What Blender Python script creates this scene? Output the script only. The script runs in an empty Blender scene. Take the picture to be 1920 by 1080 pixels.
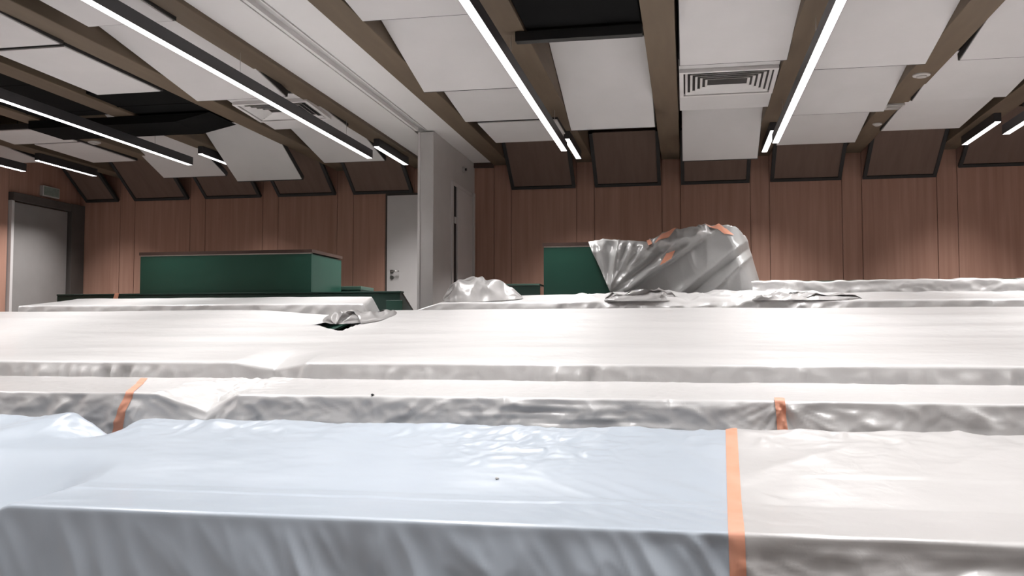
import bpy, bmesh, math, random
import numpy as np
from mathutils import Vector

# ------------------------------------------------------------------ camera
F = 1720.0; PITCH = math.atan(89 / F); YAW = math.radians(10.77); EYE = 1.5
scene = bpy.context.scene
COL = scene.collection
cam_d = bpy.data.cameras.new('camera'); cam = bpy.data.objects.new('camera', cam_d); COL.objects.link(cam)
cam.location = (0, 0, EYE); cam.rotation_euler = (math.pi / 2 + PITCH, 0, YAW)
cam_d.sensor_width = 36; cam_d.lens = F * 36 / 1920; cam_d.clip_start = .05; cam_d.clip_end = 100
scene.camera = cam

# ------------------------------------------------------------------ world, exposure
w = bpy.data.worlds.new('world'); scene.world = w; w.use_nodes = True
w.node_tree.nodes['Background'].inputs[0].default_value = (.5, .48, .47, 1)
w.node_tree.nodes['Background'].inputs[1].default_value = .02
vs = scene.view_settings
vs.view_transform = 'Standard'; vs.look = 'None'; vs.gamma = 1; vs.exposure = 0.0; vs.use_curve_mapping = False

# lamp strengths (each lamp carries its own light, built further down)
LONG_W = 10.7      # watts per metre of long lamp
SHORT_W = 34.0
LAMP_COL = (1.0, .972, .962)

# ------------------------------------------------------------------ pixel -> point
def ray(px, py):
    c = np.array([(px - 960) / F, (540 - py) / F, -1.0]); a = math.pi / 2 + PITCH
    Rx = np.array([[1, 0, 0], [0, math.cos(a), -math.sin(a)], [0, math.sin(a), math.cos(a)]])
    Rz = np.array([[math.cos(YAW), -math.sin(YAW), 0], [math.sin(YAW), math.cos(YAW), 0], [0, 0, 1]])
    return Rz @ Rx @ c
def at(px, py, X=None, Y=None, Z=None):
    d = ray(px, py); o = np.array([0, 0, EYE])
    t = X / d[0] if X is not None else (Y / d[1] if Y is not None else (Z - EYE) / d[2])
    return o + t * d

# ------------------------------------------------------------------ noise (numpy)
_rs = np.random.RandomState(7)
_perm = np.concatenate([_rs.permutation(512)] * 2)
_ang = _rs.rand(512) * 2 * np.pi; _gx = np.cos(_ang); _gy = np.sin(_ang)
def pn(x, y):
    x = np.asarray(x, float) + 1000.3; y = np.asarray(y, float) + 1000.7
    xi = np.floor(x).astype(int); yi = np.floor(y).astype(int); xf = x - xi; yf = y - yi
    def g(a, b):
        h = _perm[(_perm[(xi + a) & 511] + yi + b) & 511]
        return _gx[h] * (xf - a) + _gy[h] * (yf - b)
    u = xf ** 3 * (xf * (xf * 6 - 15) + 10); v = yf ** 3 * (yf * (yf * 6 - 15) + 10)
    return 1.5 * ((g(0, 0) * (1 - u) + g(1, 0) * u) * (1 - v) + (g(0, 1) * (1 - u) + g(1, 1) * u) * v)
def ridge(x, y): return 1 - 2 * np.minimum(1, np.abs(pn(x, y)) * 1.6)
def fbm(x, y, o=3):
    s = 0; a = 1.0
    for k in range(o):
        s = s + a * pn(x * 2 ** k + 13.1 * k, y * 2 ** k - 7.7 * k); a *= .5
    return s
def crum(x, y, o=4):       # sharp creases, crumpled film
    s = 0; a = 1.0
    for k in range(o):
        s = s + a * ridge(x * 1.9 ** k + 5.3 * k + .6 * pn(x * 1.3, y * 1.3), y * 1.9 ** k + 3.1 * k); a *= .52
    return s
def sst(x, a, b):
    t = np.clip((x - a) / (b - a), 0, 1); return t * t * (3 - 2 * t)
def gauss(x, c, w): return np.exp(-((x - c) / w) ** 2)

# ------------------------------------------------------------------ materials
def mat(name, base=(.5, .5, .5), rough=.5, spec=.5, metal=0, fn=None):
    m = bpy.data.materials.new(name); m.use_nodes = True
    nt = m.node_tree; b = nt.nodes['Principled BSDF']
    b.inputs['Base Color'].default_value = (*base, 1); b.inputs['Roughness'].default_value = rough
    b.inputs['Specular IOR Level'].default_value = spec; b.inputs['Metallic'].default_value = metal
    if fn: fn(nt, b)
    return m
def mottled(c1, c2, scale, bump=0, coord='Object', stretch=(1, 1, 1), detail=4):
    def fn(nt, b):
        N = nt.nodes.new; L = nt.links.new
        tc = N('ShaderNodeTexCoord'); mp = N('ShaderNodeMapping'); mp.inputs['Scale'].default_value = stretch
        no = N('ShaderNodeTexNoise'); no.inputs['Scale'].default_value = scale; no.inputs['Detail'].default_value = detail
        cr = N('ShaderNodeValToRGB'); cr.color_ramp.elements[0].position = .3; cr.color_ramp.elements[1].position = .7
        cr.color_ramp.elements[0].color = (*c1, 1); cr.color_ramp.elements[1].color = (*c2, 1)
        L(tc.outputs[coord], mp.inputs[0]); L(mp.outputs[0], no.inputs['Vector']); L(no.outputs[0], cr.inputs[0]); L(cr.outputs[0], b.inputs['Base Color'])
        if bump:
            bp = N('ShaderNodeBump'); bp.inputs['Strength'].default_value = bump; bp.inputs['Distance'].default_value = .01
            L(no.outputs[0], bp.inputs['Height']); L(bp.outputs[0], b.inputs['Normal'])
    return fn
def film(c1, c2, bump=.25, scale=9):
    # polythene film: soft mottling, fine crinkle relief of two sizes
    def fn(nt, b):
        N = nt.nodes.new; L = nt.links.new
        tc = N('ShaderNodeTexCoord')
        n1 = N('ShaderNodeTexNoise'); n1.inputs['Scale'].default_value = 1.7; n1.inputs['Detail'].default_value = 3
        cr = N('ShaderNodeValToRGB'); cr.color_ramp.elements[0].position = .3; cr.color_ramp.elements[1].position = .7
        cr.color_ramp.elements[0].color = (*c1, 1); cr.color_ramp.elements[1].color = (*c2, 1)
        n2 = N('ShaderNodeTexNoise'); n2.inputs['Scale'].default_value = scale; n2.inputs['Detail'].default_value = 5; n2.inputs['Distortion'].default_value = .8
        bp = N('ShaderNodeBump'); bp.inputs['Strength'].default_value = bump; bp.inputs['Distance'].default_value = .012
        L(tc.outputs['Object'], n1.inputs['Vector']); L(tc.outputs['Object'], n2.inputs['Vector'])
        L(n1.outputs[0], cr.inputs[0]); L(cr.outputs[0], b.inputs['Base Color'])
        L(n2.outputs[0], bp.inputs['Height']); L(bp.outputs[0], b.inputs['Normal'])
        b.inputs['Coat Weight'].default_value = .35; b.inputs['Coat Roughness'].default_value = .14; L(bp.outputs[0], b.inputs['Coat Normal'])
    return fn
def emit(name, col, s):
    m = bpy.data.materials.new(name); m.use_nodes = True; nt = m.node_tree; nt.nodes.clear()
    e = nt.nodes.new('ShaderNodeEmission'); o = nt.nodes.new('ShaderNodeOutputMaterial')
    e.inputs[0].default_value = (*col, 1); e.inputs[1].default_value = s; nt.links.new(e.outputs[0], o.inputs[0]); return m
M = {}
M['film'] = mat('clear_grey_film', rough=.36, spec=.95, fn=film((.735, .727, .723), (.775, .767, .763)))
M['film_blue'] = mat('blue_film', rough=.36, spec=.95, fn=film((.49, .555, .63), (.525, .59, .665), .12, 5))
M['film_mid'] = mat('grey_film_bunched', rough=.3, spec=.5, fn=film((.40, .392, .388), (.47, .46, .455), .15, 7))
M['film_grey'] = mat('grey_film_darker', rough=.36, spec=.95, fn=film((.575, .563, .558), (.625, .613, .608)))  # darker grey version of the film
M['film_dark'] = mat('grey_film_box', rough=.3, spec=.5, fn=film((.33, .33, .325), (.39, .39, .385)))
M['tape'] = mat('orange_tape', (.85, .36, .22), .45, .4, fn=mottled((.82, .36, .23), (.88, .43, .30), 6, .1))
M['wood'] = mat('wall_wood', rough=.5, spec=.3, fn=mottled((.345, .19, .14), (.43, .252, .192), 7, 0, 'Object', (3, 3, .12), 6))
M['wood_dark'] = mat('shadow_gap', (.2, .11, .08), .8, .1, fn=mottled((.17, .095, .065), (.21, .12, .085), 5))
M['board'] = mat('white_board', rough=.75, spec=.15, fn=mottled((.525, .504, .498), (.55, .526, .52), 3))
M['soffit'] = mat('soffit_white', rough=.7, spec=.2, fn=mottled((.62, .598, .588), (.64, .618, .608), 2))
M['edge'] = mat('board_edge_black', (.025, .022, .022), .6, .3, fn=mottled((.022, .02, .02), (.03, .027, .026), 8))
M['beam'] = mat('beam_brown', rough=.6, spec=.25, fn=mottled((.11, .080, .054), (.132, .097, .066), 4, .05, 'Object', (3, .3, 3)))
M['slab'] = mat('slab_black', (.012, .012, .012), .9, .05, fn=mottled((.005, .005, .005), (.008, .008, .008), 2))
M['black'] = mat('black_steel', (.018, .018, .018), .5, .3, fn=mottled((.016, .016, .016), (.022, .021, .021), 9))
M['housing'] = mat('lamp_housing', (.035, .034, .036), .45, .4, fn=mottled((.033, .032, .034), (.04, .038, .04), 9))
M['deflector'] = mat('wall_wood_shade_tint', rough=.6, spec=.2, fn=mottled((.115, .075, .06), (.135, .09, .072), 6, 0, 'Object', (3, .3, .3)))  # wall wood with the shade of the down-facing boards put into its colour
M['green'] = mat('green_laminate', rough=.32, spec=.5, fn=mottled((.015, .061, .043), (.020, .075, .053), 1.2))
M['green_dark'] = mat('green_laminate_deep', rough=.35, spec=.5, fn=mottled((.009, .033, .024), (.012, .041, .03), 2))
M['green_top'] = mat('green_desktop', rough=.4, spec=.5, fn=mottled((.05, .10, .078), (.06, .115, .09), 2))
M['brown_trim'] = mat('brown_edge_trim', rough=.45, spec=.4, fn=mottled((.05, .028, .022), (.065, .038, .03), 10, 0, 'Object', (.3, 3, 3)))
M['pale_trim'] = mat('pale_edge', (.5, .42, .38), .5, .3, fn=mottled((.48, .40, .36), (.54, .46, .41), 8))
M['door'] = mat('door_grey', rough=.5, spec=.35, fn=mottled((.52, .50, .495), (.55, .53, .525), 3))
M['door_grey'] = mat('door_grey_shade_tint', rough=.5, spec=.35, fn=mottled((.215, .205, .20), (.235, .225, .22), 3))  # same grey as the other doors, darkened to stand in for shade
M['partition'] = mat('partition_grey', rough=.55, spec=.3, fn=mottled((.46, .445, .435), (.50, .48, .47), 3))
M['dark_paint'] = mat('dark_jamb', rough=.6, spec=.2, fn=mottled((.075, .065, .06), (.09, .078, .072), 4))
M['metal'] = mat('satin_steel', (.45, .43, .42), .3, .5, 1, fn=mottled((.40, .39, .38), (.5, .48, .46), 12))
M['vent'] = mat('vent_white', rough=.5, spec=.3, fn=mottled((.60, .575, .565), (.64, .615, .60), 5))
M['plastic'] = mat('white_plastic', rough=.4, spec=.4, fn=mottled((.40, .38, .365), (.45, .43, .41), 9))
M['floor'] = mat('floor_grey', rough=.6, spec=.3, fn=mottled((.20, .19, .185), (.26, .25, .24), 5, .05))
M['sign'] = mat('exit_sign_face', (.20, .24, .21), .4, .4, fn=mottled((.18, .22, .19), (.24, .28, .25), 20))
M['glow'] = emit('led_diffuser', (1, .975, .965), 3.6)

# ------------------------------------------------------------------ object helpers
def put(o, parent=None, label=None, cat=None, group=None, kind=None):
    COL.objects.link(o)
    if parent is not None:
        o.parent = parent
    if label: o['label'] = label
    if cat: o['category'] = cat
    if group: o['group'] = group
    if kind: o['kind'] = kind
    return o
def empty(name, loc, label, cat, group=None, kind=None):
    o = bpy.data.objects.new(name, None); o.location = loc; o.empty_display_size = .1
    return put(o, None, label, cat, group, kind)
class MB:
    """collects boxes, prisms, tubes in world coordinates; build() makes ONE mesh object"""
    def __init__(s): s.v = []; s.f = []
    def add(s, vs, fs):
        n = len(s.v); s.v += [tuple(map(float, p)) for p in vs]; s.f += [tuple(i + n for i in q) for q in fs]; return s
    def box(s, x0, x1, y0, y1, z0, z1):
        return s.add([(x0, y0, z0), (x1, y0, z0), (x1, y1, z0), (x0, y1, z0), (x0, y0, z1), (x1, y0, z1), (x1, y1, z1), (x0, y1, z1)],
                     [(0, 3, 2, 1), (4, 5, 6, 7), (0, 1, 5, 4), (1, 2, 6, 5), (2, 3, 7, 6), (3, 0, 4, 7)])
    def hexa(s, lo, hi):   # lower quad, upper quad (same winding, ccw from above)
        return s.add(list(lo) + list(hi), [(0, 3, 2, 1), (4, 5, 6, 7), (0, 1, 5, 4), (1, 2, 6, 5), (2, 3, 7, 6), (3, 0, 4, 7)])
    def prism_x(s, poly, x0, x1):   # poly of (y,z), extruded along x
        n = len(poly); vs = [(x0, y, z) for y, z in poly] + [(x1, y, z) for y, z in poly]
        fs = [tuple(range(n)), tuple(range(2 * n - 1, n - 1, -1))] + [(i, i + n, (i + 1) % n + n, (i + 1) % n) for i in range(n)]
        return s.add(vs, fs)
    def tube(s, a, b, r, n=8):
        a = Vector(a); b = Vector(b); d = (b - a).normalized(); u = d.orthogonal().normalized(); q = d.cross(u)
        vs = []
        for p in (a, b):
            for k in range(n):
                t = 2 * math.pi * k / n; vs.append(p + u * (r * math.cos(t)) + q * (r * math.sin(t)))
        return s.add(vs, [tuple(range(n - 1, -1, -1)), tuple(range(n, 2 * n))] + [(k, (k + 1) % n, (k + 1) % n + n, k + n) for k in range(n)])
    def lathe(s, c, prof, n=20):   # prof of (r, z) around vertical axis at c
        vs = []; fs = []
        for r, z in prof:
            for k in range(n):
                t = 2 * math.pi * k / n; vs.append((c[0] + r * math.cos(t), c[1] + r * math.sin(t), c[2] + z))
        for i in range(len(prof) - 1):
            for k in range(n): fs.append((i * n + k, i * n + (k + 1) % n, (i + 1) * n + (k + 1) % n, (i + 1) * n + k))
        fs.append(tuple(range(n - 1, -1, -1))); fs.append(tuple(range((len(prof) - 1) * n, len(prof) * n)))
        return s.add(vs, fs)
    def build(s, name, m, parent=None, bevel=0, smooth=False, **kw):
        me = bpy.data.meshes.new(name); off = Vector(parent.location) if parent is not None else Vector()
        if parent is not None and parent.parent is not None: off = off + Vector(parent.parent.location)
        if parent is None:
            xs = np.array(s.v); c = Vector(((xs[:, 0].min() + xs[:, 0].max()) / 2, (xs[:, 1].min() + xs[:, 1].max()) / 2, xs[:, 2].min()))
            off = c
        me.from_pydata([tuple(Vector(p) - off) for p in s.v], [], s.f)
        bm = bmesh.new(); bm.from_mesh(me); bmesh.ops.recalc_face_normals(bm, faces=bm.faces)
        if bevel: bmesh.ops.bevel(bm, geom=list(bm.edges), offset=bevel, segments=2, affect='EDGES', profile=.5)
        bm.to_mesh(me); bm.free()
        if smooth:
            for p in me.polygons: p.use_smooth = True
        me.materials.append(m); o = bpy.data.objects.new(name, me)
        if parent is None: o.location = off
        return put(o, parent, **kw)
def struct(name, mb, m): return mb.build(name, m, kind='structure')

def grid_obj(name, P, m, parent=None, keep=None, solid=0.0, **kw):
    """P: array (nu, nv, 3) -> one smooth mesh; keep: bool (nu-1, nv-1) faces"""
    nu, nv = P.shape[:2]; idx = np.arange(nu * nv).reshape(nu, nv)
    q = np.stack([idx[:-1, :-1], idx[1:, :-1], idx[1:, 1:], idx[:-1, 1:]], -1)
    q = q[keep] if keep is not None else q.reshape(-1, 4)
    pts = P.reshape(-1, 3)
    if keep is not None:
        used = np.unique(q); remap = -np.ones(len(pts), int); remap[used] = np.arange(len(used)); pts = pts[used]; q = remap[q]
    off = np.array([pts[:, 0].mean(), pts[:, 1].mean(), pts[:, 2].min()]) if parent is None else np.array(parent.location)
    pts = pts - off
    me = bpy.data.meshes.new(name); me.vertices.add(len(pts)); me.vertices.foreach_set('co', pts.astype(np.float32).ravel())
    n = len(q); me.loops.add(n * 4); me.polygons.add(n)
    me.loops.foreach_set('vertex_index', q.astype(np.int32).ravel())
    me.polygons.foreach_set('loop_start', (np.arange(n) * 4).astype(np.int32))
    me.polygons.foreach_set('use_smooth', np.ones(n, bool)); me.update(calc_edges=True); me.validate()
    me.materials.append(m); o = bpy.data.objects.new(name, me)
    if parent is None: o.location = off
    if solid:
        md = o.modifiers.new('thickness', 'SOLIDIFY'); md.thickness = solid; md.offset = -1
    return put(o, parent, **kw)

# ================================================================== ROOM
XL, XR, YB, YF = -8.93, 6.4, 12.25, -2.5
BACK = 1.30                      # floor of the top tier
ZB = 3.83                        # underside of beams
SLAB = 4.75
BW = .24                         # beam width
def beam_x(i): return .95 + 1.135 * i      # i = -8 .. 4

tiers = [(YF, 0), (2.85, .12), (4.62, .42), (5.62, .56), (7.1, .82), (8.15, 1.06), (9.45, BACK)]
fb = MB()
for k, (y, z) in enumerate(tiers):
    y1 = tiers[k + 1][0] if k + 1 < len(tiers) else YB + .2
    fb.box(XL - .2, XR + .2, y, y1, -.2, z)
struct('floor', fb, M['floor'])
struct('ceiling', MB().box(XL - .2, XR + .2, YF - .2, YB + .2, SLAB, SLAB + .15), M['slab'])

# back wall: dark backing and vertical boards, narrow board under every beam
wb = struct('wall_back', MB().box(XL - .2, XR + .2, YB, YB + .2, BACK, SLAB), M['wood_dark'])
def board(x0, x1, z0, z1): MB().box(x0 + .003, x1 - .003, YB - .022, YB + .01, z0, z1).build('wall_board', M['wood'], wb, bevel=.0025)
for i in range(-8, 5):
    bx = beam_x(i)
    for a, b in ((bx - BW / 2, bx + BW / 2), (bx + BW / 2, bx + 1.135 - BW / 2)):
        if a < XL: a = XL
        if b > XR: b = XR
        board(a, b, BACK + .08, 4.3)
board(XL, beam_x(-8) - BW / 2, BACK + .08, 4.3)
struct('baseboard_back', MB().box(XL, XR, YB - .03, YB, BACK, BACK + .08), M['dark_paint'])

# left wall with boards and a door
wl = struct('wall_left', MB().box(XL - .2, XL, YF - .2, YB, 0, SLAB), M['wood_dark'])
DY0, DY1, DZ = 10.80, 11.90, 3.30
ys = [YF + 1.135 * k for k in range(11)] + [DY0 - .06]
for a, b in zip(ys[:-1], ys[1:]):
    if b - a > .05: MB().box(XL - .01, XL + .022, a + .006, b - .006, .05, 4.3).build('wall_board', M['wood'], wl, bevel=.0025)
MB().box(XL - .01, XL + .022, DY0 - .06, YB - .03, DZ + .13, 4.3).build('wall_board', M['wood'], wl, bevel=.0025)
MB().box(XL - .01, XL + .10, DY1 + .03, YB - .03, BACK, DZ + .13).build('dark_pier', M['dark_paint'], wl, bevel=.004)
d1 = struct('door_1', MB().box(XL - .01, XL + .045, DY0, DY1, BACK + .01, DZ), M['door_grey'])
MB().box(XL, XL + .09, DY0 - .05, DY1 + .04, DZ + .015, DZ + .125).build('door_closer_rail', M['dark_paint'], d1, bevel=.005)
MB().box(XL, XL + .07, DY0 - .055, DY0 - .005, BACK, DZ + .015).build('door_frame', M['door'], d1, bevel=.003)

struct('wall_right', MB().box(XR, XR + .2, YF - .2, YB, 0, SLAB), M['wood'])
struct('wall_front', MB().box(XL - .2, XR + .2, YF - .2, YF, 0, SLAB), M['wood'])

# door in the back wall, left of the partition
d2 = struct('door_2', MB().box(-4.09, -3.16, YB - .065, YB - .02, BACK + .01, 3.45), M['door'])
MB().box(-4.12, -4.085, YB - .05, YB - .015, BACK, 3.48).build('door_frame', M['dark_paint'], d2, bevel=.003)
MB().box(-4.085, -3.15, YB - .05, YB - .015, 3.455, 3.48).build('door_frame', M['dark_paint'], d2, bevel=.003)
hp = at(735, 509, Y=YB - .07)
h = MB().tube((hp[0], YB - .065, hp[2]), (hp[0], YB - .125, hp[2]), .012, 10)
h.tube((hp[0] - .01, YB - .12, hp[2]), (hp[0] + .115, YB - .12, hp[2]), .011, 10)
ho = h.build('door_handle', M['metal'], d2, smooth=True)
MB().tube((hp[0], YB - .066, hp[2]), (hp[0], YB - .076, hp[2]), .026, 16).build('rosette', M['metal'], ho)
lk = MB().tube((hp[0], YB - .066, hp[2] - .085), (hp[0], YB - .078, hp[2] - .085), .026, 16).build('lock_rosette', M['metal'], d2)

# partition stub standing out from the back wall
PX0, PX1, PY0 = -3.02, -2.85, 10.16
pt = struct('wall_partition', MB().box(PX0, PX1, PY0, YB - .025, BACK, 3.86), M['partition'])
MB().box(PX0 - .006, PX1 + .004, PY0 - .035, PY0 + .02, BACK, 3.85).build('end_post', M['partition'], pt, bevel=.006)
MB().box(PX0 - .012, PX0 + .018, PY0 - .045, PY0 - .03, BACK, 3.85).build('seal_strip', M['door'], pt, bevel=.003)
d3 = struct('door_3', MB().box(PX1 - .01, PX1 + .03, 11.16, 11.98, BACK + .01, 3.36), M['door'])
MB().box(PX1 - .005, PX1 + .018, 10.95, 11.02, BACK, 3.42).build('door_frame', M['door'], d3, bevel=.004)
MB().box(PX1 - .005, PX1 + .05, 11.99, 12.06, BACK, 3.42).build('door_frame', M['door'], d3, bevel=.004)
MB().box(PX1 - .005, PX1 + .018, 11.02, 11.99, 3.37, 3.42).build('door_frame', M['door'], d3, bevel=.004)
MB().box(PX1 - .002, PX1 + .012, 11.02, 11.16, BACK, 3.37).build('door_gap', M['black'], d3)
MB().box(PX1 + .01, PX1 + .03, 11.05, 11.12, 2.90, 2.98).build('hinge', M['door'], d3, bevel=.003)

# ceiling beams
for i in range(-8, 5):
    bx = beam_x(i)
    nb = {-8: 'brown timber ceiling beam nearest the wall with the grey door', -3: 'brown timber ceiling beam on the window side of the sliding wall track soffit'}
    lab = 'brown timber ceiling beam running towards the panelled wall'
    if i == -3: lab = 'brown timber ceiling beam along the soffit edge, above the partition door'
    if i == -4: lab = 'brown timber ceiling beam along the soffit edge, with long lamp hung below'
    if i == -8: lab = 'brown timber ceiling beam next to the wall with the exit sign'
    lab = {-7: 'brown timber ceiling beam with a round detector near the far lamp', -6: 'brown timber ceiling beam crossed by the black duct', -5: 'brown timber ceiling beam between the flat white panel and the slot vent',
           -2: 'brown timber ceiling beam with lamp below, bordering the black opening', -1: 'brown timber ceiling beam between the black opening and the vent panel row', 0: 'brown timber ceiling beam with lamp below, beside the vent panel row',
           1: 'brown timber ceiling beam carrying a smoke detector and small grille', 2: 'brown timber ceiling beam with the short lamp near the higher reflector', 3: 'brown timber ceiling beam one before the right wall', 4: 'brown timber ceiling beam nearest the right wall'}.get(i, lab)
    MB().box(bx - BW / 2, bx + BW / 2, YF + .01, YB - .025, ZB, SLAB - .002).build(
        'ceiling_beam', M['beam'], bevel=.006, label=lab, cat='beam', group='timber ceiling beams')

# white soffit with the sliding-wall track between two beams
sx0, sx1 = beam_x(-4) + BW / 2 + .003, beam_x(-3) - BW / 2 - .003
so = struct('trim_1', MB().box(sx0, -3.085, YF + .01, YB - .026, 3.865, 3.93), M['soffit'])
MB().box(-2.915, sx1, YF + .01, YB - .026, 3.865, 3.93).build('soffit_board', M['soffit'], so)
MB().box(-3.085, -2.915, YF + .01, YB - .026, 3.90, 3.93).build('track_bed', M['partition'], so)
for x, wd in ((-3.075, .012), (-3.04, .03), (-2.93, .012)):
    MB().box(x - wd / 2, x + wd / 2, YF + .01, PY0 - .05, 3.858, 3.91).build('track_rail', M['soffit'], so)
MB().box(sx0, sx1, YB - .08, YB - .024, 3.80, 3.864).build('end_strip', M['brown_trim'], so)

# ================================================================== CEILING PANELS
def panel(x0, x1, yf, zf, yn, zn, label, group='hung acoustic ceiling boards'):
    """board with far edge (yf, zf) and near edge (yn, zn), underside z"""
    o = empty('acoustic_panel', ((x0 + x1) / 2, (yf + yn) / 2, (zf + zn) / 2), label, 'ceiling panel', group)
    d = np.array([0, yf - yn, zf - zn]); d = d / np.linalg.norm(d); n = np.array([0, -d[2], d[1]])
    if n[2] < 0: n = -n
    a = [(x0, yn, zn), (x1, yn, zn), (x1, yf, zf), (x0, yf, zf)]
    up = lambda p, t: tuple(np.array(p) + n * t)
    MB().hexa(a, [up(p, .012) for p in a]).build('board', M['board'], o, bevel=.002)
    e = .007; q = np.array([0, *d[1:]]) * .035
    b = [(x0 - e, yn - e, zn), (x1 + e, yn - e, zn), (x1 + e, yf + q[1], zf + q[2]), (x0 - e, yf + q[1], zf + q[2])]
    MB().hexa([up(p, .0125) for p in b], [up(p, .075) for p in b]).build('edge_frame', M['edge'], o, bevel=.002)
    for sx in (x0 + .12, x1 - .12):
        for t in (.2, .8):
            q = np.array([sx, yn + (yf - yn) * t, zn + (zf - zn) * t]) + n * .07
            if q[2] < SLAB - .05: MB().tube(q, (q[0], q[1], SLAB - .001), .004, 5).build('hanger_rod', M['black'], o)
    return o
def bay(i): return beam_x(i) + BW / 2 + .012, beam_x(i) + 1.135 - BW / 2 - .012
# (bay, far-left px, far-right px, zfar, near-edge Y, tilt deg, label)
def pp(L, R, zf, yn, tilt, label, w=.87, b=None):
    if L is not None: l = at(*L, Z=zf)
    if R is not None: r = at(*R, Z=zf)
    if L is None: l = np.array([r[0] - w, r[1], zf])
    if R is None: r = np.array([l[0] + w, l[1], zf])
    yf = (l[1] + r[1]) / 2 if (L is not None and R is not None) else (l[1] if L is not None else r[1])
    return panel(l[0], r[0], yf, zf, yn, zf + (yf - yn) * math.tan(math.radians(tilt)), label)
Z0 = 3.79
# column between the soffit beam and the lamp beam right of it
pp((680, 40), None, Z0, 4.2, 4, 'white ceiling panel beside the long lamp, farthest from the back wall')
pp((795, 173), None, 3.70, 6.25, 12, 'large white ceiling panel tilting down beside the long lamp near the partition')
pp((873, 229), None, Z0, 8.45, 6, 'small white ceiling panel next to the lamp end, between two neighbours')
pp((930, 268), None, Z0, 9.62, .5, 'last white ceiling panel before the wall beside the long lamp end')
# column with the black opening
pp((1070, 243), (1228, 240), 3.69, 8.05, 15.5, 'white ceiling panel hanging low, just behind the black opening')
# column with the air vent
pp((1275, 123), (1475, 113), 3.77, 5.0, 8, 'white ceiling panel in front of the square air vent')
VP7 = pp((1275, 208), (1440, 200), Z0, 8.0, 4, 'white ceiling panel holding the bright louvred air vent')
pp((1280, 302), (1420, 297), 3.57, 9.35, 24, 'white ceiling panel hanging steeply behind the air vent panel')
# column right of it
pp(None, (1735, 120), 3.745, 5.2, 9.6, 'largest white ceiling panel right beside the long lamp', .88)
pp(None, (1657, 209), 3.745, 8.35, 10, 'middle white ceiling panel of the stepped row beside the long lamp', .88)
pp(None, (1603, 267), 3.745, 10.05, 9, 'smallest white ceiling panel at the long lamp end, nearest the wall', .88)
# next column
pp((1800, 113), None, Z0, 5.4, 8, 'white ceiling panel with a black side edge beyond the smoke detector beam')
pp((1710, 190), (1887, 181), Z0, 8.2, 4.9, 'white ceiling panel next to the smoke detector')
pp((1651, 247), (1800, 239), Z0, 9.6, 2, 'white ceiling panel next to the small beam grille')
# beyond, partly out of view
x0, x1 = bay(2)
panel(x0, x1, 9.9, Z0, 8.3, Z0 + .12, 'white ceiling panel behind the short lamp pair')
panel(x0, x1, 8.2, Z0, 5.6, Z0 + .3, 'white ceiling panel over the covered benches, beyond the frame of lamps')
x0, x1 = bay(3)
panel(x0, x1, 9.9, Z0, 8.3, Z0 + .12, 'white ceiling panel beyond the last timber beam')
# left columns: next to soffit beam B
pp((165, 50), (325, 40), Z0, 4.0, 1, 'white ceiling panel above the long lamp, farthest from the wall')
pp((370, 190), None, 3.74, 6.12, 8.4, 'long white ceiling panel tilting above the long lamp, before the slot vent', .9)
VP18 = pp((515, 243), (650, 237), Z0, 8.28, 3.1, 'white ceiling panel with the dark slot vent above the long lamp')
pp((607, 305), (722, 302), 3.72, 9.55, 11.8, 'white ceiling panel at the long lamp end, with a hanging wire in front')
# between beams C and D
pp(None, (112, 83), Z0, 4.3, 1.5, 'white ceiling panel with a dark right edge left of the long lamp', .9)
pp((183, 178), None, Z0 + .01, 6.42, 0, 'white ceiling panel lying flat in front of the black ceiling opening', .66)
pp((448, 341), (563, 335), 3.50, 9.92, 29, 'white ceiling panel hanging steeply down behind the black opening')
# between D and E
pp((312, 335), (418, 328), 3.63, 9.75, 21, 'white ceiling panel hanging low behind the end of the far lamp')
# between E and F
pp((27, 271), (145, 266), Z0, 9.05, 3, 'narrow white ceiling panel with a dark end edge above the left wall door')
pp((175, 305), None, Z0, 9.7, .5, 'white ceiling panel behind the narrow one with the dark edge', .62)
pp(None, (82, 304), Z0, 9.35, 4.7, 'white ceiling panel beside the left wall, behind the lamp end', .55)

# black support rail, cross duct, and added blocks darkening the openings
b0 = at(967, 80, Z=3.75); b1 = at(1217, 70, Z=3.75)
o = MB().box(b0[0], -.305 + .12 - .12, b0[1] - .03, b0[1] + .05, 3.75, 3.826).build('support_rail', M['black'], bevel=.004,
    label='black steel support rail across the bare black ceiling opening', cat='rail')
def duct(x0, x1, y0, y1, z0, z1, label):  # added black block, stands in for the dark of an open void
    o = empty('void_block', ((x0 + x1) / 2, (y0 + y1) / 2, z0), label, 'duct', 'added black blocks in the ceiling openings')
    MB().box(x0, x1, y0, y1, z0, z1).build('black_block', M['slab'], o, bevel=.006)
    for y in np.arange(y0 + .5, y1 - .1, 1.0): MB().box(x0 - .003, x1 + .003, y, y + .02, z0 - .004, z1 + .003).build('block_band', M['slab'], o)
duct(beam_x(-2) + .13, beam_x(-1) - .13, 2.5, at(1090, 71, Z=3.85)[1], 3.85, 4.6, 'added black block for the dark of the opening near the low hanging panel')
duct(beam_x(-7) + .13, beam_x(-6) - .13, 3.0, 8.69, 3.85, 4.6, 'added black block for the dark of the opening above the far long lamp')
o = empty('cross_duct', (-5.9, 8.95, 3.74), 'black cross duct passing under the beam behind the flat white panel', 'duct')
xr = beam_x(-5) - BW / 2
m_ = MB(); y0, y1 = 8.70, 9.28
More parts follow.
